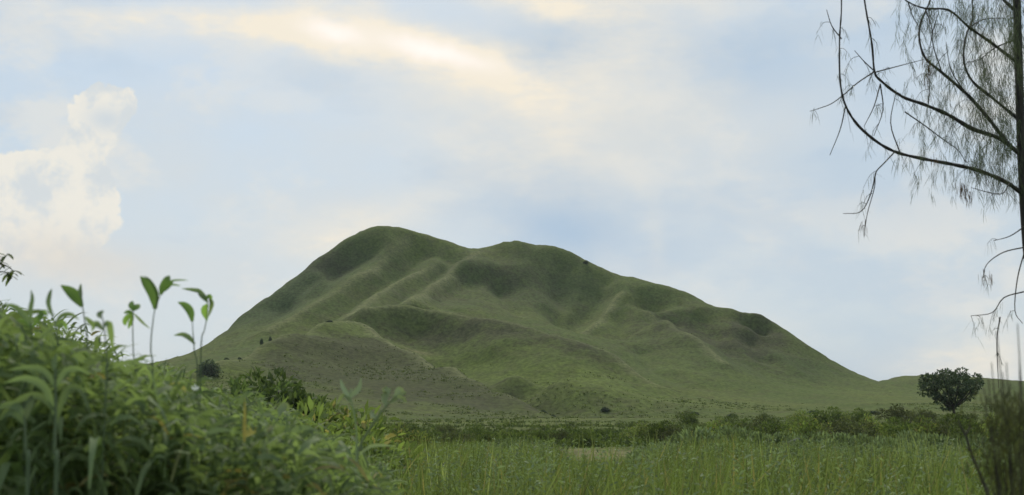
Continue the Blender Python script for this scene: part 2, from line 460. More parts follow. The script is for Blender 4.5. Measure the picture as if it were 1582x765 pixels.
# base-colour attributes of the land (dry scrub, short yellow grass, pale crests, bare earth, slope shade painted in)
def seg_dist(X, lines):
    best = np.full(len(X), 1e9)
    for ln in lines:
        W3 = np.array([at(*q)[:2] for q in ln])
        for a, b in zip(W3[:-1], W3[1:]):
            ab = b - a; t = np.clip(((X - a) @ ab) / (ab @ ab), 0, 1)
            best = np.minimum(best, np.hypot(*(X - a - t[:, None] * ab).T))
    return best
def patches(X, lst):
    r = np.zeros(len(X))
    for px_, py_, D, rx, ry, k in lst:
        p = at(px_, py_, D); r += k * np.exp(-(((X[:, 0] - p[0]) / rx) ** 2 + ((X[:, 1] - p[1]) / ry) ** 2))
    return r
XY = V[:, :2]
hillm = smoothstep(2, 14, V[:, 2])
jit = 3.0 * np.stack([fbm(XY[:, 0] / 9, XY[:, 1] / 9, 3, 21), fbm(XY[:, 0] / 9, XY[:, 1] / 9, 3, 22)], 1)
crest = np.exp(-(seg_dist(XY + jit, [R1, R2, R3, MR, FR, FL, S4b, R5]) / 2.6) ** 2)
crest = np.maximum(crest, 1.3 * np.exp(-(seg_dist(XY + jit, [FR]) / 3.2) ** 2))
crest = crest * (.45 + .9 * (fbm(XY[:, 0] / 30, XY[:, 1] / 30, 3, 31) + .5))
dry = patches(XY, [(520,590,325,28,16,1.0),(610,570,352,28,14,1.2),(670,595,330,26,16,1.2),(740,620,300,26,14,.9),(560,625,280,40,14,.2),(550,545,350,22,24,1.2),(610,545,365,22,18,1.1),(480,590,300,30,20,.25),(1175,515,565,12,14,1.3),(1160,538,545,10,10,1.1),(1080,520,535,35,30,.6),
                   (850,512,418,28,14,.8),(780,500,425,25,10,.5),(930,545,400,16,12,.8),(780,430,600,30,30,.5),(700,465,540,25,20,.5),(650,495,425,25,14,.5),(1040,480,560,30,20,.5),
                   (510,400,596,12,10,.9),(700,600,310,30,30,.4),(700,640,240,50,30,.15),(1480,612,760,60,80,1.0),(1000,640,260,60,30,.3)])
lush = patches(XY, [(330,568,305,22,18,1.0),(400,540,338,20,16,1.0),(480,512,375,22,14,1.0),(670,528,412,22,10,1.1),(720,550,395,24,12,1.1),(780,580,370,26,14,1.1),(830,602,345,26,16,.8),(440,525,352,22,14,.9),(360,560,315,25,25,1.0),(520,505,390,20,16,.9),(940,500,560,22,22,1.1),(780,590,345,30,28,1.1),(860,590,350,30,30,.8),
                    (640,365,620,40,18,.6),(1380,598,600,40,60,.8),(840,380,636,40,14,.5),(1250,590,490,60,30,.35),(1100,575,475,50,30,.5),(920,600,340,30,20,.6),(980,440,615,30,16,.6)])
slope_shade = patches(XY, [(380,508,535,16,26,.8),(430,485,560,14,26,.8),(480,450,580,14,24,.8),(590,372,612,14,14,.5),(450,465,570,26,26,1.0),(400,495,550,22,22,1.0),(500,425,590,22,22,1.0),(545,395,605,18,16,.8),(850,440,608,22,34,1.0),(775,460,580,24,26,.8),(900,430,615,24,22,.8),(600,450,565,14,26,.6),(1100,575,480,40,28,.7),(1060,540,515,26,26,.5),(1200,575,520,40,30,.6),(1290,590,530,24,30,.6),(690,430,590,14,20,.6),(1040,455,605,30,18,.6),(560,620,270,50,16,.4)])  # shade of flanks and hollows, put into the land colour
bare = patches(XY, [(925,703,52,5.2,8,1.3),(700,692,60,5,5,.5),(648,522,412,5,3,.8)])
att = dict(crest=crest * hillm, dry=dry, lush=lush, bare=bare, slope_shade=slope_shade, hill=hillm)

def landmat():
    m = bpy.data.materials.new('land'); m.use_nodes = True
    t = NT(m.node_tree); t.n.clear()
    def A(nm):
        a = t.n.new('ShaderNodeAttribute'); a.attribute_name = nm; return a.outputs['Fac']
    pos = t.n.new('ShaderNodeNewGeometry').outputs['Position']
    n1 = t.noise(pos, .035, 5, .6); n2 = t.noise(pos, .16, 5, .65); n3 = t.noise(pos, .8, 4, .7)
    c = t.mix(t.ramp(n1, .35, .65), (.068, .094, .024), (.090, .112, .029))
    c = t.mix(t.ramp(n2, .48, .60, 0, .45), c, (.074, .074, .032))
    lu = t.math('MULTIPLY', A('lush'), t.ramp(n2, .3, .65, 1.1, .4), clamp=True)
    c = t.mix(t.math('MULTIPLY', lu, .65), c, (.102, .135, .028))
    c = t.mix(t.math('MULTIPLY', A('slope_shade'), .3, clamp=True), c, (.050, .072, .028))
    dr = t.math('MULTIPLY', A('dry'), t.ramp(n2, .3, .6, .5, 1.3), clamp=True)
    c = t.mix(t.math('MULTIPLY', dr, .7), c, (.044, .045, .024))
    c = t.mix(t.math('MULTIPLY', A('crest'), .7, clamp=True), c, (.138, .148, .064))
    ba = t.math('MULTIPLY', A('bare'), t.ramp(n3, .3, .6, .6, 1.2), clamp=True)
    c = t.mix(ba, c, (.130, .125, .055))
    sp = t.ramp(n3, .35, .65, .72, 1.24)
    v = t.n.new('ShaderNodeTexVoronoi'); t.l.new(pos, v.inputs['Vector']); v.inputs['Scale'].default_value = .45
    vs = t.ramp(v.outputs['Distance'], .15, .6, .86, 1.06)
    hs = t.n.new('ShaderNodeHueSaturation'); t.put(hs.inputs['Color'], c); t.put(hs.inputs['Value'], t.math('MULTIPLY', sp, vs))
    d = t.n.new('ShaderNodeBsdfPrincipled'); t.l.new(hs.outputs[0], d.inputs['Base Color'])
    d.inputs['Roughness'].default_value = 1; d.inputs['Specular IOR Level'].default_value = .05
    b = t.n.new('ShaderNodeBump'); b.inputs['Strength'].default_value = .35; b.inputs['Distance'].default_value = .4
    t.l.new(t.noise(pos, 1.4, 4, .7), b.inputs['Height']); t.l.new(b.outputs[0], d.inputs['Normal'])
    o = t.n.new('ShaderNodeOutputMaterial'); t.l.new(d.outputs[0], o.inputs[0])
    return m
M_land = landmat()
# split the one sheet into plain, foothill and hill (sharing their border vertices)
fc = V[Q].mean(1); fr = np.hypot(fc[:, 0], fc[:, 1]); fa = np.arctan2(fc[:, 0], fc[:, 1])
bl = [(290, 340), (400, 390), (500, 425), (560, 455), (640, 474), (762, 464), (861, 448), (951, 430), (1021, 400), (1060, 385)]
ba_ = np.array([math.atan((b[0] - 791) / F) for b in bl]); bd = np.array([b[1] for b in bl], float)
lim = np.interp(fa, ba_, bd)
ishill = (fc[:, 2] > 6.5) & (fr < 790) & (fr > 150) & (np.abs(fa) < R(20))
isfoot = ishill & (fc[:, 1] < lim) & (fa < ba_[-1])
def submesh(name, mask, extra=None):
    q = Q[mask]; u, inv = np.unique(q, return_inverse=True)
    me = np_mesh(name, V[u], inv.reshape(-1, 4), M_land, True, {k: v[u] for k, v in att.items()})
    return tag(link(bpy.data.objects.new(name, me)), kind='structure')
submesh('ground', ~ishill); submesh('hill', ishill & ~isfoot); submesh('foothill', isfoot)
# the little disc under the camera
me = np_mesh('ground_patch', V[list(range(NA)) + [cidx]], [[k, (k + 1) % NA, NA] for k in range(NA)], M_land)
tag(link(bpy.data.objects.new('ground', me)), kind='structure')

# ------------------------------------------------------------------ leaf geometry
def strips(base, d0, length, width, droop, seg=4, side=None, taper='grass', fold=0.0):
    """N curved leaf strips as one array. base,d0: (N,3); droop bends towards -z."""
    N = len(base); s = np.linspace(0, 1, seg + 1)
    d0 = d0 / (np.linalg.norm(d0, axis=1)[:, None] + 1e-9)
    if side is None:
        rv = rng.normal(size=(N, 3)); side = np.cross(d0, rv)
    side = side / (np.linalg.norm(side, axis=1)[:, None] + 1e-9)
    pts = np.zeros((N, seg + 1, 3)); pts[:, 0] = base
    d = d0.copy(); st = (length / seg)[:, None]
    for k in range(seg):
        pts[:, k + 1] = pts[:, k] + d * st
        d = d + np.array([0, 0, -1.0]) * (droop / seg)[:, None] * (1 + k * .5)
        d /= np.linalg.norm(d, axis=1)[:, None] + 1e-9
    if taper == 'grass': prof = np.clip(1.05 - s ** 2.2, .03, 1) * np.clip(.55 + s * 2.5, 0, 1)
    else: prof = np.sin(np.pi * np.clip(s, 0.03, .98) ** .8) ** .8 + .03
    wv = width[:, None] * prof[None] * .5
    L = pts - side[:, None] * wv[..., None]; Rr = pts + side[:, None] * wv[..., None]
    VV = np.stack([L, Rr], 2).reshape(-1, 3)
    b = (np.arange(N) * (seg + 1) * 2)[:, None]; k = np.arange(seg)[None] * 2
    FF = np.stack([b + k, b + k + 1, b + k + 3, b + k + 2], -1).reshape(-1, 4)
    return VV, FF
def leaf_piece(L, Wd, droop, seg=6, broad=False, fold=.25, base=(0, 0, 0), d=(0, 0, 1), side=None):
    """one large leaf with a folded midrib, 4*seg triangles"""
    d = np.array(d, float); d /= np.linalg.norm(d)
    if side is None: side = np.cross(d, [0, 0, 1.0]); 
    side = np.array(side, float); side /= np.linalg.norm(side) + 1e-9
    p = np.array(base, float); vs = []
    for k in range(seg + 1):
        s = k / seg
        w = (math.sin(math.pi * min(max(s, .04), .97) ** (.75 if broad else .5)) ** (.8 if broad else .7) + .02) * Wd / 2
        up = np.cross(side, d); 
        vs += [p - side * w + up * w * fold, p, p + side * w + up * w * fold]
        p = p + d * L / seg
        d = d + np.array([0, 0, -1.0]) * droop / seg * (1 + .5 * k); d /= np.linalg.norm(d)
    F_ = []
    for k in range(seg):
        a = k * 3
        F_ += [[a, a + 1, a + 4, a + 3], [a + 1, a + 2, a + 5, a + 4]]
    return np.array(vs), np.array(F_)

def sector(N, r0, r1, a0=-24, a1=24):
    r = np.sqrt(rng.uniform(r0 ** 2, r1 ** 2, N)); a = np.radians(rng.uniform(a0, a1, N))
    return r * np.sin(a), r * np.cos(a)
def stuff(name, V_, F_, mat, label, cat):
    o = link(bpy.data.objects.new(name, np_mesh(name, V_, F_, mat, True)))
    return tag(o, label, cat, kind='stuff')

# ------------------------------------------------------------------ meadow grass (10 - 60 m)
def meadow():
    N = 150000
    x, y = sector(N, 9, 62, -25, 25)
    r = np.hypot(x, y)
    dens = np.clip((fbm(x / 1.1, y / 2.0, 3, 41)) * 1.9 + .5, 0, 1)
    big = fbm(x / 9, y / 9, 2, 42) + .5
    p = at(925, 703, 52)
    open_ = np.exp(-(((x - p[0]) / 3.4) ** 2 + ((y - 56) / 11) ** 2))
    keepm = (rng.random(N) < .35 + dens * .9) & (rng.random(N) > open_ * 1.3)
    x, y, r, dens, big, open_ = [v[keepm] for v in (x, y, r, dens, big, open_)]
    N = len(x)
    pxx = x / y * F + W / 2
    lim = 688 + 24 * (fbm(pxx / 60, y / 6, 3, 44) * 2) + 26 * np.exp(-((pxx - 925) / 75) ** 2)     # shorter towards the open back of the meadow
    cap = np.maximum(1.7 - (lim - 640) / F * y, .10)
    hgt = np.minimum(.4 + .6 * big + .55 * dens, cap * (.7 + .45 * dens)) * rng.uniform(.55, 1.08, N)
    lean = rng.normal(scale=.22, size=(N, 2)) + np.array([.08, 0])
    d = np.stack([lean[:, 0], lean[:, 1], np.ones(N)], 1)
    b = np.stack([x, y, height(x, y) - .03], 1)
    w = rng.uniform(.010, .022, N) * (1 + r / 40)
    return strips(b, d, hgt * 1.1, w, rng.uniform(.2, 1.3, N), 3)
Vm, Fm = meadow()
stuff('meadow_grass', Vm, Fm, M_grass, 'knee-high green meadow grass across the foreground', 'grass')
def weeds():
    N = 11000
    x, y = sector(N, 10, 48, -25, 25)
    k = fbm(x / 3.0, y / 4.0, 3, 47) > -.02; x, y = x[k], y[k]; N = len(x)
    pxx = x / y * F + W / 2
    k = (np.abs(pxx - 925) > 75) | (y < 24); x, y, pxx = x[k], y[k], pxx[k]; N = len(x)
    top = np.clip(1.7 - (686 - 640) / F * y, .3, 1.25) * rng.uniform(.6, 1.08, N)
    M = 16
    f_ = np.tile(np.linspace(.25, 1, M), N); X = np.repeat(x, M); Y = np.repeat(y, M); Tp = np.repeat(top, M)
    lx = np.repeat(rng.normal(scale=.12, size=N), M); ly = np.repeat(rng.normal(scale=.12, size=N), M)
    b = np.stack([X + lx * f_ ** 2, Y + ly * f_ ** 2, height(X, Y) + f_ * Tp], 1)
    a = rng.uniform(0, 6.28, N * M)
    d = np.stack([np.cos(a), np.sin(a), rng.uniform(.3, 1.1, N * M)], 1)
    V1, F1 = strips(b, d, rng.uniform(.05, .12, N * M) * (1.15 - .4 * f_), rng.uniform(.014, .028, N * M), rng.uniform(.3, 1.4, N * M), 2, taper='leaf')
    b = np.stack([x, y, height(x, y) - .02], 1); d = np.stack([np.full(N, .0), np.full(N, .0), np.ones(N)], 1)
    return V1, F1
V1, F1 = weeds()
stuff('meadow_weeds', V1, F1, M_sage, 'patchy grey-green leafy weeds growing through the meadow grass', 'weeds')
def straws():
    N = 500
    x, y = sector(N, 14, 40, -12, 25)
    k = fbm(x / 2, y / 2, 2, 50) > -.02; x, y = x[k], y[k]; N = len(x)
    b = np.stack([x, y, height(x, y)], 1)
    d = np.stack([rng.normal(scale=.12, size=N), rng.normal(scale=.12, size=N), np.ones(N)], 1)
    return strips(b, d, rng.uniform(.9, 1.45, N), np.full(N, .022), rng.uniform(.1, .5, N), 4)
Vm, Fm = straws()
stuff('grass_stalks', Vm, Fm, M_straw, 'pale yellow-green flowering stalks above the meadow grass', 'grass')

def grass_clump(px_, D, top, nb, label, mat, spread=.12, gap=.14):
    x = (px_ - W / 2) / F * D; z0 = ground(x, D); hh = CAMZ + (640 - top) / F * D - z0
    t = empty('grass_clump', (x, D, z0)); tag(t, label, 'grass clump')
    b = np.stack([rng.normal(size=nb) * spread, rng.normal(size=nb) * spread, np.zeros(nb)], 1)
    d = np.stack([rng.normal(size=nb) * gap, rng.normal(size=nb) * gap, np.ones(nb)], 1)
    V2, F2 = strips(b, d, hh * rng.uniform(.6, 1.05, nb), rng.uniform(.012, .026, nb), rng.uniform(.1, .7, nb), 5)
    o = part('blades', np_mesh('blades', V2, F2, mat), t); o['kind'] = 'stuff'
for q in ((1437,22,650,60,'tallest pale grass clump rising above the meadow below the lone tree',M_straw,.22),(1405,23,662,45,'pale grass clump just left of the tallest one',M_straw,.2),(1390,21,655,14,'thin pale grass tuft left of the two pale clumps',M_straw,.1),
          (1176,24,662,5,'single tuft of two or three upright yellow blades near the curved branch',M_straw,.03),(672,19,660,9,'yellow upright blades right of the leaning pale weed',M_straw,.12),(688,19,668,6,'short yellow tuft beside the taller yellow blades',M_straw,.08),
          (1290,24,672,40,'green grass clump in front of the grey-green weeds',M_grass,.25),(730,18,688,60,'green grass clump at the left of the meadow',M_grass,.3),(640,17,672,80,'large green grass clump behind the pale weeds',M_grass,.35),(1110,22,684,50,'green grass clump in the middle of the meadow',M_grass,.3),(1350,20,676,60,'wide green grass clump left of the pale clumps',M_grass,.35),(600,15,668,70,'green grass clump where thicket and meadow meet',M_grass,.3)):
    grass_clump(*q)

# ------------------------------------------------------------------ low scrub and tussocks (60 - 650 m)
def tufts(N, r0, r1, size, dens_f, seed, spread=1.0, a0=-25, a1=25, flat_=1.0):
    x, y = sector(N, r0, r1, a0, a1)
    k = dens_f(x, y) > rng.random(N); x, y = x[k], y[k]
    z = height(x, y)
    M = 5; N = len(x)
    x = np.repeat(x, M) ; y = np.repeat(y, M); z = np.repeat(z, M)
    s = np.repeat(size * rng.uniform(.5, 1.3, N), M)
    off = rng.normal(size=(N * M, 2)) * s[:, None] * .55 * spread
    b = np.stack([x + off[:, 0], y + off[:, 1], z - .1], 1)
    d = np.stack([rng.normal(scale=.6, size=N * M), rng.normal(scale=.6, size=N * M), np.full(N * M, 1.0 * flat_)], 1)
    return strips(b, d, s * rng.uniform(.6, 1.1, N * M), s * rng.uniform(.3, .6, N * M), rng.uniform(.3, 1.5, N * M), 2, taper='leaf')
Vm, Fm = tufts(34000, 62, 150, .45, lambda x, y: (.3 + 1.4 * (fbm(x / 7, y / 9, 3, 61) + .12)) * (1 - .85 * smoothstep(85, 145, np.hypot(x, y) + 40 * fbm(x / 14, y / 14, 2, 62))), 1)
stuff('plain_scrub', Vm, Fm, M_bush, 'low tangled green scrub covering the flat ground below the hill', 'scrub')
def hd(x, y):
    X = np.stack([x, y], 1)
    z = height(x, y)
    dd = patches(X, [(550,545,350,22,24,1.2),(610,545,365,22,18,1.1),(480,590,300,30,20,.6),(1175,515,565,16,16,1.3),(1080,520,535,35,30,.4),(850,512,418,28,14,.6),(930,545,400,16,12,.6),(700,600,310,30,30,.5)])
    return smoothstep(3, 12, z) * (.04 + .55 * dd) * (fbm(x / 12, y / 12, 3, 63) > -.02)
Vm, Fm = tufts(24000, 190, 640, .42, hd, 2, 1, -18, 18)
stuff('slope_scrub', Vm, Fm, M_far, 'small dark scrub tufts speckling the hill slopes', 'scrub')
def fd(x, y): return .5 * smoothstep(.0, .2, fbm(x / 30, y / 12, 3, 65) + .06) * (1 - smoothstep(12, 20, height(x, y)))
Vm, Fm = tufts(46000, 110, 400, .5, lambda x, y: np.maximum(fd(x, y), .75 * (1 - smoothstep(130, 230, np.hypot(x, y))) * smoothstep(-.12, .1, fbm(x / 10, y / 14, 2, 66))), 3)
stuff('foot_scrub', Vm, Fm, M_far, 'band of low scrub along the foot of the hill', 'scrub')

# ------------------------------------------------------------------ bushes
def bush_parts(seed, nclump=9, nleaf=900, leaf=.16, wide=1.0, tall=1.0, mat=M_bush, upright=.3, gap=.3):
    """leaf clumps spread through a crown 2 m wide and about 2 m high at scale 1"""
    rs = np.random.default_rng(seed)
    c = []
    for k in range(nclump):
        a = rs.uniform(0, 2 * np.pi); rr = wide * .75 * math.sqrt(rs.random()); hh = tall * rs.uniform(.45, 1.55) * (1 - .35 * rr / wide)
        c.append((rr * math.cos(a), rr * math.sin(a), hh, rs.uniform(.28, .5)))
    c.append((0, 0, tall * .8, .6)); c.append((.3 * wide, 0, .4, .5)); c.append((-.3 * wide, .1, .4, .5))
    c = np.array(c); pick = rs.integers(0, len(c), nleaf)
    u = rs.normal(size=(nleaf, 3)); u /= np.linalg.norm(u, axis=1)[:, None]
    rr = rs.uniform(gap, 1.0, nleaf) ** .6
    b = c[pick, :3] + u * (rr * c[pick, 3])[:, None] * np.array([1, 1, .8])
    b[:, 2] = np.abs(b[:, 2])
    d = u + rs.normal(scale=.5, size=(nleaf, 3)) + np.array([0, 0, upright])
    V_, F_ = strips(b, d, leaf * rs.uniform(.7, 1.6, nleaf), leaf * rs.uniform(.35, .6, nleaf), rs.uniform(.2, 1.2, nleaf), 2, taper='leaf')
    crown = np_mesh('foliage', V_, F_, mat)
    acc = Acc()
    for k in range(len(c)):
        e = c[k, :3]; mid = np.array([e[0] * .3, e[1] * .3, e[2] * .5])
        V2, F2 = tube(smoothline([(0, 0, -.1), mid, e], 3), np.linspace(.035, .012, 7), 4)
        acc.add(V2, F2)
    return crown, acc.mesh('stem', M_twig)
def make_bush(name, seed, **kw):
    cr, st = bush_parts(seed, **kw)
    e = empty(name, (0, 0, -500)); part('foliage', cr, e); part('stem', st, e)
    return e
USED = set()
def place(proto, px_, D, sc, label, cat, group=None, dz=0, sz=None, rz=None):
    if proto.name in USED: o = copy_tree(proto)
    else: o = proto; USED.add(proto.name)
    x = (px_ - W / 2) / F * D
    o.location = (x, D, ground(x, D) + dz); o.rotation_euler = (0, 0, random.uniform(0, 6.28) if rz is None else rz)
    o.scale = (sc, sc, sz if sz else sc)
    for k in ('group',):
        if k in o: del o[k]
    return tag(o, label, cat, group)
BU = [make_bush('shrub', 100 + k, nclump=9 + k, nleaf=1900, leaf=.11, wide=1.2 + .2 * k, tall=.75 + .08 * (k % 3), mat=(M_bush, M_bush2, M_bush, M_grass)[k]) for k in range(4)]
SG = [make_bush('grey_green_shrub', 200 + k, nclump=10, nleaf=1200, leaf=.15, wide=1.0, tall=.75, mat=M_sage, upright=1.4) for k in range(3)]
# scrub belt, dark bushes 55-120 m
belt = [(1478,60,1.15),(1455,58,.9),(1500,56,.95),(1420,58,.85),(1390,62,.8),(1310,60,.8),(1180,62,.8),(1100,64,.8),(650,66,.7),(705,60,.65),(750,70,.8),(1540,60,.9),(1280,120,1.2),(1380,125,1.2),(1180,180,1.5),(1300,190,1.5),(1420,185,1.4),(1060,190,1.2),(880,160,1.0),(780,150,1.2),(700,160,1.2),(620,150,1.2),(540,130,1.4),(603,86,1.5),(640,96,1.3),(690,100,1.3),(735,92,1.25),(775,88,1.2),(830,78,1.25),(868,74,1.05),(898,64,.62),(985,84,1.2),(1015,72,1.45),(1040,66,1.35),(1075,90,1.6),
        (1105,110,1.7),(1140,84,1.7),(1175,76,1.5),(1205,95,1.8),(1240,72,1.5),(1262,82,1.8),(1290,78,1.6),(1320,96,1.8),(1345,70,1.5),(1372,88,1.7),(1405,74,1.6),(1432,84,1.9),(1462,68,1.5),(1490,78,1.7),(1520,66,1.5),(1555,72,1.6),(1590,70,1.6),(560,80,1.2),(520,74,1.3),(1120,140,1.6),(1230,150,1.7),(1330,140,1.5),(1415,150,1.7),(1060,150,1.3),(960,110,1.0),(930,96,.8)]
for k, (a, d, s) in enumerate(belt):
    tp = np.interp(a, [540, 900, 1000, 1080, 1600], [655, 661, 653, 644, 642]) + ((k * 37) % 13) - 6 - (8 if d > 110 else 0)
    s = max(.3, (CAMZ + (640 - tp) / F * d) / (1.75 * (.75 + .08 * (k % 4 % 3))))
    place(BU[k % 4], a, d, min(s, 1.9), ('dark green rounded shrub in the scrub belt between meadow and hill', 'olive brown-green shrub in the scrub belt between meadow and hill', 'wide dark green shrub of the scrub belt, broader than it is tall', 'bright yellow-green shrub in the scrub belt between meadow and hill')[k % 4], 'shrub',
          ('dark green rounded shrubs of the scrub belt', 'olive shrubs of the scrub belt', 'wide dark green shrubs of the scrub belt', 'bright shrubs of the scrub belt')[k % 4], -.1)
sage = [(1050,50,.8),(1082,46,.95),(1112,47,.9),(1140,50,.95),(1065,42,.75),(1165,46,.8),(1205,50,.8),(1265,46,.85),(1290,44,.8),(1330,48,.8),(1390,44,.9),(1430,42,.8),(1460,45,.8),(1500,40,.85),(790,46,.65),(822,44,.7),(845,40,.65),(760,42,.6),(1020,46,.6),(985,40,.55),(1360,40,.75),(1230,42,.7)]
for k, (a, d, s) in enumerate(sage):
    place(SG[k % 3], a, d, s * 1.12, 'grey-green upright weed bush at the back of the meadow', 'bush', 'grey-green weed bushes in the meadow', -.15)
place(BU[0], 1480, 138, 1.25, 'dark green shrub at the foot of the lone broad-crowned tree', 'shrub')
place(BU[2], 1452, 142, 1.0, 'wide low shrub just left of the lone tree trunk', 'shrub')
Bb = make_bush('leafy_bush', 321, nclump=12, nleaf=2600, leaf=.12, wide=1.1, tall=.8, mat=M_grass)
place(Bb, 505, 20, 1.32, 'bright yellow-green leafy bush right of the weed thicket', 'bush')
for a, d, s, l in ((455,24,1.45,'olive bush behind the pale curled weed stem'),(590,24,.9,'low green bush just right of the yellow-green leafy bush'),(545,38,1.1,'mid-green bush behind the forked pale weed'),(620,42,1.0,'green bush behind the leaning pale weed tips'),(480,34,1.3,'green bush between the dark shrubs and the yellow-green leafy bush')):
    place(Bb, a, d, s, l, 'bush')
for k, (a, d, s) in enumerate([(640,26,.55),(700,30,.5),(745,24,.5),(812,34,.6),(1000,34,.6),(1045,28,.55),(1120,32,.7),(1160,26,.5),(1215,30,.65),(1255,24,.5),(1315,33,.75),(1365,27,.6),(1410,34,.8),(1470,28,.7),(1515,24,.55)]):
    place((SG[k % 3], Bb)[k % 2], a, d, s * rng.uniform(.9, 1.2), ('grey-green leafy weed clump growing up through the meadow grass', 'yellow-green leafy weed clump growing up through the meadow grass')[k % 2], 'weed', ('grey-green weed clumps in the meadow grass', 'yellow-green weed clumps in the meadow grass')[k % 2], -.05)
Bt = make_bush('tall_shrub', 340, nclump=14, nleaf=3600, leaf=.13, wide=.95, tall=1.05, mat=M_deepgreen)
place(Bt, 405, 44, 1.75, 'broad dark shrub at the left end of the foothill slope', 'shrub')
place(Bt, 448, 40, 1.45, 'dark shrub to the right of the tall dark green shrub', 'shrub')
place(Bt, 425, 34, 1.55, 'tall dark green shrub standing in front of the foothill slope', 'shrub')
place(Bt, 362, 30, 1.35, 'green shrub rising just behind the right end of the thicket', 'shrub')
Bk = make_bush('round_bush', 350, nclump=10, nleaf=1500, leaf=.16, wide=.9, tall=.85, mat=M_dark, upright=.1)
place(Bk, 321, 300, 3.5, 'round dark bush at the left foot of the hill', 'bush', dz=-1)
hb = [(405,346,.62,1.5,'lower of two narrow dark shrubs on the left crest of the foothill'),(418,352,.55,1.4,'upper of two narrow dark shrubs on the left crest of the foothill'),
      (905,630,1.7,1.5,'tiny lone bush breaking the skyline of the hill'),(352,322,.9,.8,'small dark bush to the right of the round dark bush'),(371,328,.7,.7,'tiny bush on the pale slope below the two narrow shrubs'),
      (840,300,1.1,1.0,'low dark bush at the left end of the green basin'),(934,308,1.3,1.1,'squat dark bush in the middle of the green basin'),(992,292,1.9,.8,'wide flat dark bush near the foot of the middle ridge'),
      (970,294,1.1,.7,'small bush left of the wide flat dark bush'),(508,388,1.3,.7,'low bush on top of the foothill crest'),(1070,300,1.3,.8,'small dark bush on the plain below the pale ridge line'),
      (853,290,.9,.7,'small bush low on the slope right of the foothill spur'),(1130,290,1.6,.9,'dark bush on the grassy plain left of the lone tree'),(1250,300,1.8,.9,'low wide bush in the middle of the grassy plain'),(1345,290,1.7,.9,'low dark bush between plain and scrub belt')]
for a, d, s, sz, l in hb:
    place(Bk, a, d, s, l, 'bush', dz=-.3, sz=sz)

# ------------------------------------------------------------------ lone tree
def lone_tree():
    D = 150.0; e0 = at(1476, 640, D); gx = e0[0]; gz = ground(gx, D)
    t = empty('broadleaf_tree', (gx, D, gz))
    tag(t, 'lone dark broad-crowned tree on the plain at the right end of the hill', 'tree')
    k = D / F
    def lp(px_, py_, dy=0): 
        p = at(px_, py_, D); return np.array([p[0] - gx, dy, p[2] - gz])
    fork = lp(1473, 630)
    Vt, Ft = tube(smoothline([(0, 0, -.3), fork * .5, fork], 4), np.linspace(.22, .15, 9), 8)
    part('trunk', np_mesh('trunk', Vt, Ft, M_bark), t)
    cl = []
    rs = np.random.default_rng(9)
    heads = [(1440,590,0,17),(1437,602,1,13),(1452,583,-1,14),(1466,580,.5,12),(1480,577,-1,10),(1490,584,1.5,13),(1503,586,-.5,11),(1512,592,.3,8),(1470,595,-2,16),(1484,600,1,16),(1460,608,0,15),(1475,614,.5,15),(1492,610,0,12),(1452,618,0,8),(1470,625,0,9),(1446,594,2,14),(1495,596,-2,10),(1430,583,0,7),(1478,586,2.2,13),(1462,590,2.4,13),(1462,630,.2,5),(1505,604,0,5),(1445,612,0,6)]
    ac = Acc()
    for (a, b, dy, r) in heads:
        c_ = lp(a, b, dy * 1.1); cl.append((c_, r * k))
        mid = (fork + c_) / 2 + np.array([0, 0, -.3])
        V2, F2 = tube(smoothline([fork - np.array([0, 0, .05]), mid, c_], 3), np.linspace(.09, .03, 7), 5); ac.add(V2, F2)
    part('limbs', ac.mesh('limbs', M_bark), t)
    bs, ds, n_ = [], [], []
    for c_, r in cl:
        m = int(130 * (r / .9) ** 2) + 34
        u = rs.normal(size=(m, 3)); u /= np.linalg.norm(u, axis=1)[:, None]
        bs.append(c_ + u * (r * rs.uniform(.45, 1.05, m)[:, None] ** .6) * np.array([1, 1.15, .72])); ds.append(u + rs.normal(scale=.5, size=(m, 3)))
    b = np.vstack(bs); d = np.vstack(ds); m = len(b)
    V2, F2 = strips(b, d, rs.uniform(.22, .42, m), rs.uniform(.14, .24, m), rs.uniform(0, 1, m), 2, taper='leaf')
    part('crown', np_mesh('crown', V2, F2, M_dark), t)
lone_tree()

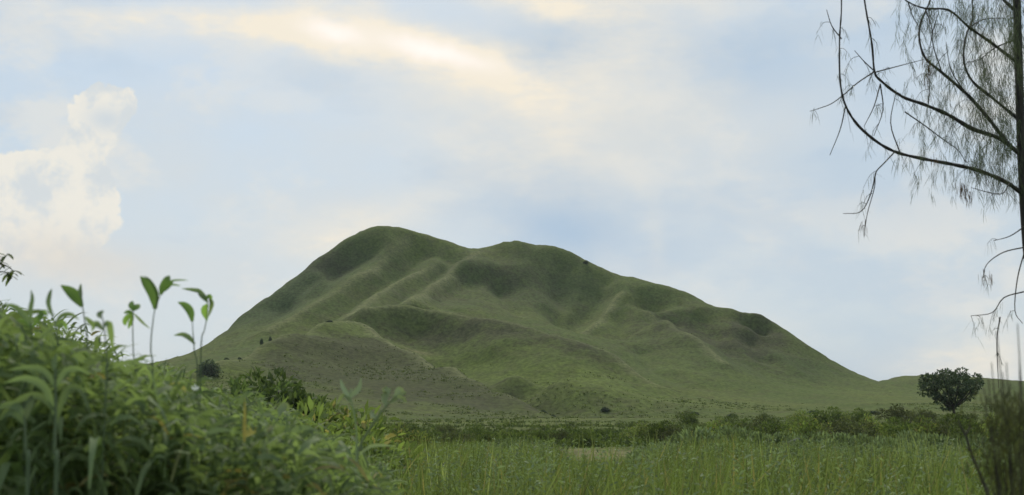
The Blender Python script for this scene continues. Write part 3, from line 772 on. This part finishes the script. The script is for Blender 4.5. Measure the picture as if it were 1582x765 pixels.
# ------------------------------------------------------------------ feathery tree at the right edge
def needle_tree():
    D = 15.0; base = at(1600, 640, D); bx = base[0]; bz = ground(bx, D)
    t = empty('needle_tree', (bx, D, bz))
    tag(t, 'dark bare-branched tree with drooping needle foliage cut off by the right edge', 'tree')
    o = np.array([bx, D, bz])
    def L(px_, py_, dd=0): return at(px_, py_, D + dd) - o
    trunk = [(0.05, 0, -.2), L(1606, 800), L(1602, 620), L(1594, 450), L(1587, 380), L(1581, 290), L(1577, 200), L(1574, 100), L(1571, 0), L(1568, -150), L(1562, -400)]
    Vt, Ft = tube(smoothline(trunk, 5), np.linspace(.064, .045, 51), 9)
    part('trunk', np_mesh('trunk', Vt, Ft, M_bark), t)
    br = [([(1580,300),(1555,282),(1513,264),(1471,254),(1429,246),(1387,236),(1356,220),(1325,193),(1306,162),(1298,125),(1297,63),(1300,10),(1298,-60)], .030, -1.2),
          ([(1578,240),(1544,214),(1502,199),(1466,178),(1429,162),(1393,149),(1361,125),(1351,110),(1347,68),(1338,16),(1328,-50)], .034, -.3),
          ([(1560,225),(1547,209),(1523,178),(1492,144),(1455,112),(1429,89),(1420,57),(1424,31),(1437,0),(1448,-50)], .032, .5),
          ([(1578,188),(1534,152),(1502,125),(1489,94),(1492,57),(1502,31),(1502,0),(1500,-60)], .024, 1.2),
          ([(1574,99),(1534,68),(1497,42),(1466,16),(1429,13),(1403,3),(1385,-12)], .024, -.8),
          ([(1574,60),(1539,73),(1513,92),(1490,96)], .012, .4),
          ([(1572,20),(1540,-10),(1490,-60),(1470,-120)], .025, .3), ([(1571,-60),(1620,-90),(1660,-170)], .03, 0), ([(1578,150),(1630,110),(1680,20)], .03, .4), ([(1581,330),(1640,300),(1700,220)], .03, .8)]
    lines = []
    for pts, r, dd in br:
        P3 = [L(a, b, dd * (i_ / (len(pts) - 1))) for i_, (a, b) in enumerate(pts)]
        S_ = smoothline(P3, 5); lines.append((S_, r))
        V2, F2 = tube(S_, np.linspace(r * .85, r * .22, len(S_)) * (1 + .15 * rng.standard_normal(len(S_)).clip(-1, 1)), 6)
        part('branch', np_mesh('branch', V2, F2, M_bark), t)
    tw = [[(1382,235),(1366,252),(1353,267),(1351,290),(1340,330),(1335,366)],[(1353,267),(1345,300),(1330,327),(1303,330)],[(1349,112),(1325,128),(1304,146),(1285,160),(1267,167),(1251,172)],
          [(1351,110),(1335,95),(1320,78)],[(1351,112),(1385,103),(1427,92)],[(1434,160),(1436,130),(1433,100)],[(1398,173),(1430,195),(1455,214),(1480,232),(1492,251)],[(1300,60),(1285,40),(1277,15)],
          [(1360,130),(1350,165),(1335,195)],[(1360,130),(1364,170),(1350,210)],[(1306,165),(1298,200),(1282,240)],[(1390,235),(1376,190),(1385,140)],[(1583,382),(1550,390),(1525,408),(1518,430)],[(1585,450),(1551,460),(1533,483),(1500,488)],
          [(1584,385),(1572,430),(1568,480),(1580,500)],[(1583,350),(1560,365),(1535,372)],[(1560,283),(1545,300),(1500,290)],[(1455,112),(1440,60),(1450,20)],[(1492,144),(1470,110),(1462,70)],[(1429,13),(1440,45),(1436,75)],[(1497,42),(1520,30),(1550,28)],[(1403,3),(1410,25),(1425,50)],[(1545,490),(1540,530),(1543,600)]]
    ac = Acc()
    for pts in tw:
        S_ = smoothline([L(a, b, random.uniform(-.2, .2) - .5) for a, b in pts], 4); lines.append((S_, .006))
        V2, F2 = tube(S_, np.linspace(.0085, .0035, len(S_)), 4); part('twig', np_mesh('twig', V2, F2, M_twig), t)
    # short drooping twiglets off every branch
    rs = np.random.default_rng(77)
    tips = []
    for (S_, r) in lines:
        for q in range(int(len(S_) * (.9 if r > .01 else .45))):
            p = S_[rs.integers(2, len(S_))]
            pxx = p[0] + bx; dist_tr = (bx - pxx)
            if dist_tr > 1.35 and rs.random() < .7: continue
            if p[2] + bz < 4.1 and rs.random() < .75: continue
            ln = rs.uniform(.12, .5); a = rs.uniform(0, 6.28)
            e = p + np.array([math.cos(a) * ln * .55, math.sin(a) * ln * .5, -ln * rs.uniform(.1, 1.0)])
            m_ = (p + e) / 2 + np.array([0, 0, ln * .15])
            Z = smoothline([p, m_, e], 3); tips.append(Z)
            V2, F2 = tube(Z, np.linspace(.004, .002, len(Z)), 3); ac.add(V2, F2)
    part('twiglets', ac.mesh('twiglets', M_twig), t, kind='stuff')
    # fill of sprays hanging around the inner crown
    bs, ds, ls = [], [], []
    for Z in tips:
        for q in range(9):
            p = Z[rs.integers(1, len(Z))]
            bs.append(p + rs.normal(scale=.015, size=3)); ds.append([rs.normal() * .35, rs.normal() * .35, -1]); ls.append(rs.uniform(.05, .22))
    for q in range(300):
        a = 1582 - abs(rs.normal()) * 82; b = rs.uniform(-30, 262)
        if a < 1385: continue
        c_ = L(a, b, rs.normal() * .7); drift = rs.normal() * .25
        for w_ in range(32):
            h_ = rs.uniform(0, .38)
            bs.append(c_ + np.array([rs.normal() * .02 + drift * h_, rs.normal() * .03, -h_])); ds.append([rs.normal() * .25 + drift, rs.normal() * .25, -1]); ls.append(rs.uniform(.06, .2))
    b = np.array(bs); d = np.array(ds, float); m = len(b)
    V2, F2 = strips(b, d, np.array(ls), rs.uniform(.003, .0065, m), rs.uniform(0, .8, m), 2)
    part('foliage', np_mesh('foliage', V2, F2, M_needle), t, kind='stuff')
    bs, ds = [], []
    for (a, b, nn) in ((1487,296,40),(1494,304,26),(1500,308,10),(1480,290,12),(1436,108,30),(1432,125,20),(1445,246,16),(1441,256,8),(1518,430,14),(1531,432,8),(1335,352,10),(1427,95,16),(1500,300,10)):
        c_ = L(a, b - 8, -.6)
        for q in range(nn):
            bs.append(c_ + np.array([rs.normal() * .022, rs.normal() * .02, rs.uniform(-.09, .05)])); ds.append([rs.normal() * .15, rs.normal() * .15, -1])
    b = np.array(bs); d = np.array(ds); m = len(b)
    V2, F2 = strips(b, d, rs.uniform(.06, .16, m), rs.uniform(.004, .009, m), rs.uniform(0, .5, m), 2)
    part('dead_needles', np_mesh('dead_needles', V2, F2, M_dead), t, kind='stuff', label='brown withered needle tufts hanging from the branches')
needle_tree()

# ------------------------------------------------------------------ wispy bush and leaning stem at the right
def wispy():
    D = 4.6; p = at(1568, 640, D); z0 = ground(p[0], D)
    t = empty('wispy_bush', (p[0], D, z0)); tag(t, 'blurred brown-green wispy bush with bare twigs at the right edge', 'bush')
    o = np.array([p[0], D, z0]); rs = np.random.default_rng(4)
    bs, ds, ls = [], [], []
    ends = [(1540,512),(1532,560),(1555,560),(1575,545),(1590,560),(1520,600),(1545,600),(1560,590),(1530,640),(1600,600),(1515,660),(1582,620),(1610,640),(1572,500),(1527,585),(1549,575)]
    for (a, b) in ends:
        e = at(a, b, D + rs.normal() * .25) - o; f0 = np.array([rs.normal() * .04, rs.normal() * .04, 0])
        mid = f0 * .4 + e * .55 + np.array([rs.normal() * .03, 0, .03])
        S_ = smoothline([f0, mid, e], 7)
        V2, F2 = tube(S_, np.linspace(.007, .0018, len(S_)), 5)
        part('stem', np_mesh('stem', V2, F2, M_twig), t)
        top = b < 585
        for q in range(170):
            i_ = int(rs.uniform(.2, .86 if top else 1) * (len(S_) - 1)); c_ = S_[i_]
            c_ = c_ + rs.normal(size=3) * .045
            if at(1500, 612, D)[2] - z0 < c_[2] and rs.random() < .93: continue
            bs.append(c_); ds.append([rs.normal() * .5, rs.normal() * .5, 1]); ls.append(rs.uniform(.03, .09))
    for q in range(520):
        a = rs.uniform(1530, 1640); b = 622 + abs(rs.normal()) * 90
        a += max(0, 40 - (b - 620) * .3) * .6 * rs.random()
        bs.append(at(a, b, D + rs.normal() * .2) - o); ds.append([rs.normal() * .4, rs.normal() * .4, 1]); ls.append(rs.uniform(.04, .10))
    b = np.array(bs); d = np.array(ds); m = len(b)
    V2, F2 = strips(b, d, np.array(ls), rs.uniform(.003, .008, m), rs.uniform(0, .8, m), 2)
    part('foliage', np_mesh('foliage', V2, F2, leafmat('wispy_leaf', (.075, .08, .038), (.115, .12, .055), None, .3)), t, kind='stuff')
wispy()
def lean():
    D = 6.0; p = at(1532, 800, D); z0 = ground(p[0], D)
    S_ = smoothline([at(a, b, D) for a, b in ((1545,840),(1528,770),(1515,735),(1502,705),(1493,676),(1485,660),(1480,648))], 4)
    S_ = np.vstack([[S_[0][0] + .02, D, z0 - .03], S_])
    t = empty('bare_stem', (S_[0][0], D, z0)); tag(t, 'thin dark bare stem leaning left below the lone tree', 'dead plant')
    V2, F2 = tube(S_ - np.array(t.location), np.linspace(.011, .003, len(S_)), 6)
    part('stem', np_mesh('stem', V2, F2, M_twig), t)
    for a, b, c_, d_ in ((1492,672,1500,655),(1502,705,1492,690)):
        V2, F2 = tube(smoothline([at(a, b, D), at((a + c_) / 2 + 1, (b + d_) / 2, D), at(c_, d_, D)], 3) - np.array(t.location), np.linspace(.005, .002, 7), 5)
        part('side_twig', np_mesh('side_twig', V2, F2, M_twig), t)
lean()
def log():
    D = 46.0; a, b = at(1208, 690, D), at(1238, 678, D)
    zg = ground(a[0], D)
    c0 = np.array([a[0] - .05, D, zg + .35]); 
    t = empty('fallen_branch', (a[0], D, zg)); tag(t, 'short pale curved fallen branch propped over a dark gap at the back of the meadow', 'branch')
    S_ = smoothline([at(1206, 700, D), at(1211, 690, D), at(1220, 684, D), at(1232, 679, D), at(1241, 679, D)], 5) - np.array(t.location)
    V2, F2 = tube(S_, np.linspace(.035, .055, len(S_)), 8); part('limb', np_mesh('limb', V2, F2, M_log), t)
log()

# ------------------------------------------------------------------ thicket on the left
ENV = [(-250,430),(-60,430),(0,436),(40,452),(100,468),(150,488),(185,520),(220,532),(292,540),(320,566),(345,574),(380,576),(430,590),(480,622),(560,668),(620,710)]
def env(px_): return np.interp(px_, [e[0] for e in ENV], [e[1] for e in ENV])
def thicket_fill():
    N = 110000
    y = rng.uniform(4.6, 13, N) ** 1.0
    px_ = rng.uniform(-260, 600, N)
    top = env(px_) + 6 + rng.exponential(24, N)
    d = y
    zt = CAMZ + (640 - top) / F * d                              # envelope height there
    x = (px_ - W / 2) / F * d
    g = height(x, y)
    u = rng.random(N) ** .6
    zb = g + np.maximum(zt - g - .15, .05) * u
    ok = (zt > g + .1) & (fbm(x * 1.8, zb * 1.8 + y * .7, 2, 71) > -.05)
    b = np.stack([x, y, zb], 1)[ok]; m = len(b)
    dd = np.stack([rng.normal(size=m) * .9, rng.normal(size=m) * .9, rng.uniform(.1, 1.3, m)], 1)
    V1, F1 = strips(b, dd, rng.uniform(.06, .26, m), rng.uniform(.009, .034, m), rng.uniform(.6, 2.6, m), 4)
    return V1, F1
Vm, Fm = thicket_fill()
stuff('undergrowth', Vm, Fm, M_under, 'dense tangled green undergrowth filling the left thicket', 'undergrowth')

# strap-leaved weeds of the thicket: three kinds, then copies
LEAFM = {}
def reed(kind, nl, H_, mat, name='tall_weed', Wl=.036, Ll=.44, dr=1.8, broad=False, seed=0):
    rs = random.Random(seed)
    e = empty(name, (0, 0, -500))
    bend = (rs.uniform(-.12, .12), rs.uniform(-.1, .1))
    S_ = smoothline([(0, 0, -.05), (bend[0] * .3, bend[1] * .3, H_ * .5), (bend[0], bend[1], H_ * .93)], 6)
    V2, F2 = tube(S_, np.linspace(.009, .0035, len(S_)), 5)
    part('stem', np_mesh('stem', V2, F2, M_stem), e)
    for k in range(nl):
        s = .35 + .62 * (k + 1) / nl; i_ = min(int(s * (len(S_) - 1)), len(S_) - 1)
        a = k * 2.4 + rs.uniform(-.5, .5)
        up = rs.uniform(.7, 1.5) if s > .85 else rs.uniform(.4, 1.0)
        d = (math.cos(a), math.sin(a), up)
        V2, F2 = leaf_piece(Ll * rs.uniform(.7, 1.15) * (1.1 - .4 * abs(s - .7)), Wl * rs.uniform(.75, 1.2), dr * rs.uniform(.6, 1.3), 6, broad, .3, S_[i_], d)
        part('leaf', np_mesh('leaf', V2, F2, mat), e)
    return e
PR = [reed('a', 14, 1.0, M_thick, seed=1), reed('b', 14, 1.0, M_thick, seed=2, Wl=.026, Ll=.5), reed('c', 16, 1.0, M_thick, seed=3, Wl=.036, Ll=.36, dr=1.4), reed('d', 18, 1.0, M_thick, seed=6, Wl=.04, Ll=.27, dr=1.1, broad=True)]
rs = random.Random(21)
cnt = 0
for k in range(125):
    px_ = rs.uniform(-40, 470) if k > 30 else rs.uniform(-30, 200)
    D = rs.uniform(4.6, 9.5) + (1.5 if px_ > 300 else 0)
    top = env(px_) + abs(rs.gauss(0, 1)) * 55 + rs.uniform(-12, 20)
    if px_ > 180: top += 14
    z = CAMZ + (640 - top) / F * D
    x = (px_ - W / 2) / F * D; hgt = z - ground(x, D)
    if hgt < .35: continue
    sc = max(.55, hgt / 1.12)
    place(PR[cnt % 4], px_, D, min(sc, 1.15), ('green weed with medium strap leaves in the left thicket', 'green weed with long narrow drooping leaves in the left thicket', 'green weed with many short arching leaves in the left thicket', 'green weed with short broad leaves in the left thicket')[cnt % 4], 'weed',
          ('medium-leaved weeds of the left thicket', 'narrow-leaved weeds of the left thicket', 'short-leaved weeds of the left thicket', 'broad-leaved weeds of the left thicket')[cnt % 4], sz=hgt / 1.08)
    cnt += 1

# weeds that stand out against the sky, traced one by one
def traced(name, D, stem, leaves, label, cat='weed', mat=M_bright, r=.0042, smat=M_stem, broad=True):
    s3 = [at(a, b, D) for a, b in stem]
    z0 = ground(s3[0][0], D)
    base = np.array([s3[0][0], D, z0])
    if s3[0][2] > z0: s3 = [base + np.array([0, 0, -.03])] + s3
    S_ = smoothline(s3, 5) - base
    t = empty(name, base); tag(t, label, cat)
    V2, F2 = tube(S_, np.linspace(r, r * .45, len(S_)), 6)
    part('stem', np_mesh('stem', V2, F2, smat), t)
    for lf in leaves:
        pts, w = lf[0], lf[1]
        mt = lf[2] if len(lf) > 2 else mat
        L3 = smoothline([at(a, b, D + (0.03 * i_)) for i_, (a, b) in enumerate(pts)], 4) - base
        m = len(L3); tang = np.gradient(L3, axis=0); tang /= np.linalg.norm(tang, axis=1)[:, None]
        view = np.array([.25, -1, .1]); side = np.cross(tang, view); side /= np.linalg.norm(side, axis=1)[:, None]
        s = np.linspace(0, 1, m)
        pr = (np.sin(np.pi * np.clip(s, .05, .985) ** .8) ** .8 + .03) * w * D / F / 2
        up = np.cross(side, tang)
        VV = np.stack([L3 - side * pr[:, None] + up * pr[:, None] * .35, L3, L3 + side * pr[:, None] + up * pr[:, None] * .35], 1).reshape(-1, 3)
        FF = []
        for q in range(m - 1):
            a = q * 3; FF += [[a, a + 1, a + 4, a + 3], [a + 1, a + 2, a + 5, a + 4]]
        part('leaf', np_mesh('leaf', VV, np.array(FF), mt), t)
    return t
traced('sky_weed', 5.6, [(209,640),(206,545),(205,500),(206,478)],
       [([(206,480),(203,472),(205,465)],9),([(206,480),(212,474),(215,470)],9),([(206,484),(198,482),(191,484)],6),([(206,486),(198,490),(193,497),(194,503)],9),([(206,484),(214,492),(222,500),(232,508)],4,M_thick),([(206,488),(202,498),(198,508)],7)],
       'small-leaved weed, leftmost of the stems against the sky beside the hill')
traced('sky_weed', 5.4, [(235,640),(233,540),(236,500),(240,476),(248,456)],
       [([(240,478),(236,455),(226,438),(217,427)],15),([(242,476),(243,455),(233,435),(222,426)],5,M_thick),([(248,456),(252,444),(258,432),(262,426)],12),([(254,450),(262,440),(268,432)],7),([(258,436),(272,433),(291,433)],3),([(257,442),(268,440),(280,442)],3)],
       'tallest sky-lit weed with one big curled bright leaf and a forked top')
traced('sky_weed', 5.8, [(305,640),(300,540),(298,512),(297,495)],
       [([(297,497),(294,482),(286,472),(275,467)],12),([(301,532),(292,522),(282,517),(269,518)],8,M_thick)],
       'weed with a single backlit leaf bending left, beside the drooping-leaf weed')
traced('sky_weed', 5.8, [(308,640),(311,530),(316,510),(320,486),(321,466)],
       [([(321,468),(310,452),(298,448),(281,446)],7,M_thick),([(320,466),(312,456),(306,450)],9),([(321,470),(316,480),(320,496)],11),([(323,462),(327,470),(322,490)],7,M_thick),([(318,462),(324,458),(327,466)],7)],
       'rightmost weed against the sky with several drooping folded leaves')
traced('sky_weed', 5.2, [(138,640),(136,540),(130,490),(127,470),(125,448)],
       [([(127,474),(118,460),(108,450),(94,441)],17),([(126,462),(124,450),(125,438)],6,M_thick),([(132,490),(142,500),(150,505)],8,M_thick)],
       'weed with a broad pale-lit leaf pointing left above the thicket')
traced('sky_weed', 5.0, [(92,640),(90,540),(86,505),(80,480)],
       [([(82,490),(75,470),(77,455),(80,446)],7,M_thick),([(85,500),(96,488),(110,486),(122,494)],7,M_thick),([(86,505),(98,500),(104,512)],8)],
       'weed with a thin upright blade left of the broad pale-lit leaf')
traced('sky_weed', 4.8, [(52,640),(50,540),(48,500)],
       [([(48,505),(47,480),(50,462),(48,448)],7,M_thick),([(48,505),(36,485),(22,474),(6,470)],9,M_thick),([(48,508),(62,490),(66,482),(74,490)],9,M_bright),([(48,512),(34,498),(20,500)],10)],
       'weed with spreading straps near the left edge under the dark twig')
traced('sky_weed', 4.6, [(162,640),(165,560),(160,500),(155,485)],
       [([(156,492),(154,486),(160,480)],9,M_thick),([(160,505),(168,500),(172,520),(174,540)],10,M_thick),([(160,510),(148,500),(142,512)],9,M_thick)],
       'dark drooping-leaf weed at the right shoulder of the thicket top')
# large arching straps in front at the left
traced('strap_weed', 4.3, [(86,765),(84,700),(86,640),(85,570)],
       [([(84,640),(70,600),(40,585),(5,592)],12,M_thick),([(85,635),(60,612),(30,618),(2,640)],11,M_thick),([(86,600),(70,575),(45,568),(10,572)],10,M_thick),([(86,655),(100,610),(115,598),(135,604)],11,M_thick),([(86,600),(100,575),(120,570),(140,580)],9,M_thick),([(85,575),(84,560),(88,545)],8,M_thick)],
       'big strap-leaved weed with arching leaves at the lower left front', mat=M_thick, r=.009)
traced('strap_weed', 4.3, [(42,765),(40,700),(38,645)],
       [([(38,650),(48,620),(60,608)],12,M_sage),([(38,648),(28,630),(12,626),(-5,632)],12,M_thick),([(38,655),(22,640),(8,640),(-8,655)],10,M_thick)],
       'short weed with a pale upright leaf at the lower left corner', mat=M_thick, r=.009)
# pale hairy weeds in the middle foreground
traced('pale_weed', 6.0, [(546,800),(549,740),(551,690),(549,650),(541,612)],
       [([(541,614),(534,606),(529,597),(526,586)],7),([(541,614),(549,606),(555,598),(558,584)],8),([(541,622),(534,612),(527,614),(520,626)],6),([(541,618),(542,608),(543,600)],6)],
       'pale hairy weed stem forking into two upturned leaf tips', mat=M_pale, r=.0085, smat=M_pale)
traced('pale_weed', 6.2, [(545,800),(547,740),(556,690),(572,662),(585,642),(600,624),(612,612)],
       [([(583,644),(576,642),(573,634)],7),([(596,628),(594,615),(598,606),(604,600)],10),([(604,622),(612,614),(618,608),(628,606)],10),([(610,614),(616,602),(624,604)],8),([(612,612),(622,616),(628,622)],7),([(600,606),(594,600),(597,612)],8),([(552,705),(572,690),(590,688),(612,690)],5)],
       'pale hairy weed leaning right with curled knobbly tips', mat=M_pale, r=.0085, smat=M_pale)
traced('pale_weed', 6.6, [(408,800),(410,740),(412,690),(420,664),(432,640)],
       [([(432,642),(434,632),(442,626),(446,634)],11),([(420,664),(414,658),(408,648)],7),([(412,690),(424,684),(444,678),(456,672)],8),([(424,656),(430,662),(436,664)],7),([(411,700),(402,692),(394,688)],7)],
       'short pale weed with a curled round tip beside the thicket', mat=M_pale, r=.007, smat=M_pale)
for (a, b, D) in ((301, 600, 5.4), (397, 689, 6.0)):
    traced('flowering_weed', D, [(a + 3, 765), (a + 2, 680 if b < 640 else 730), (a, b + 4)],
           [([(a, b + 3), (a - 3, b), (a - 4, b - 4)], 3, M_white), ([(a, b + 3), (a + 1, b - 2), (a, b - 7)], 3, M_white), ([(a, b + 3), (a + 4, b), (a + 6, b - 3)], 3, M_white), ([(a + 1, b + 12), (a + 6, b + 6), (a + 12, b + 6)], 4)],
           'thin weed with a white flower ' + ('at the right end of the thicket' if b < 640 else 'beside the short pale curled weed'), r=.003)
# leafy twig entering at the upper left
def edge_twig():
    D = 9.0; base = at(-120, 640, D); z0 = ground(base[0], D); base = np.array([base[0], D, z0])
    t = empty('young_tree', base); tag(t, 'dark-leaved young tree reaching in from the left edge above the thicket', 'tree')
    S_ = smoothline([base + [0, 0, -.05], at(-115, 600, D), at(-95, 500, D), at(-80, 420, D), at(-75, 370, D)], 5) - base
    V2, F2 = tube(S_, np.linspace(.03, .012, len(S_)), 7); part('trunk', np_mesh('trunk', V2, F2, M_bark), t)
    rs = np.random.default_rng(3)
    for pts in ([(-90,480),(-50,440),(-20,415),(4,400),(12,392)], [(-50,440),(-20,425),(5,420),(18,428)], [(-84,440),(-120,400),(-150,390)], [(-78,400),(-60,350),(-40,330)], [(-20,415),(-8,405),(12,412),(22,420)],[(-90,500),(-50,470),(-25,460),(-4,462)]):
        B_ = smoothline([at(a, b, D + rs.normal() * .05) for a, b in pts], 4) - base
        V2, F2 = tube(B_, np.linspace(.008, .003, len(B_)), 5); part('branch', np_mesh('branch', V2, F2, M_bark), t)
        bl_ = B_[len(B_) // 3:]
        for q in range(15):
            p = bl_[rs.integers(0, len(bl_))]; a = rs.uniform(0, 6.28)
            V2, F2 = leaf_piece(rs.uniform(.06, .11), rs.uniform(.022, .034), rs.uniform(.3, 1.2), 3, True, .2, p, (math.cos(a), math.sin(a), rs.uniform(-.8, .3)))
            part('leaf', np_mesh('leaf', V2, F2, M_bush), t)
edge_twig()
# ------------------------------------------------------------------ thin humid air
hm = bpy.data.materials.new('haze'); hm.use_nodes = True
ht = NT(hm.node_tree); ht.n.clear()
pv = ht.n.new('ShaderNodeVolumePrincipled'); pv.inputs['Color'].default_value = (.86, .93, 1, 1); pv.inputs['Density'].default_value = .00006
pv.inputs['Anisotropy'].default_value = .2
ho = ht.n.new('ShaderNodeOutputMaterial'); ht.l.new(pv.outputs[0], ho.inputs['Volume'])
hb_ = 14800.0; zt_ = 112.0; zb_ = -2.5
hv = [(-hb_, -hb_, zb_), (hb_, -hb_, zb_), (hb_, hb_, zb_), (-hb_, hb_, zb_), (-hb_, -hb_, zt_), (hb_, -hb_, zt_), (hb_, hb_, zt_), (-hb_, hb_, zt_)]
tag(link(bpy.data.objects.new('haze', np_mesh('haze', hv, [[0, 3, 2, 1], [4, 5, 6, 7], [0, 1, 5, 4], [1, 2, 6, 5], [2, 3, 7, 6], [3, 0, 4, 7]], hm, False))), kind='stuff')
print('objects', len(scn.objects), 'tris', sum(len(m.polygons) * 2 for m in bpy.data.meshes))
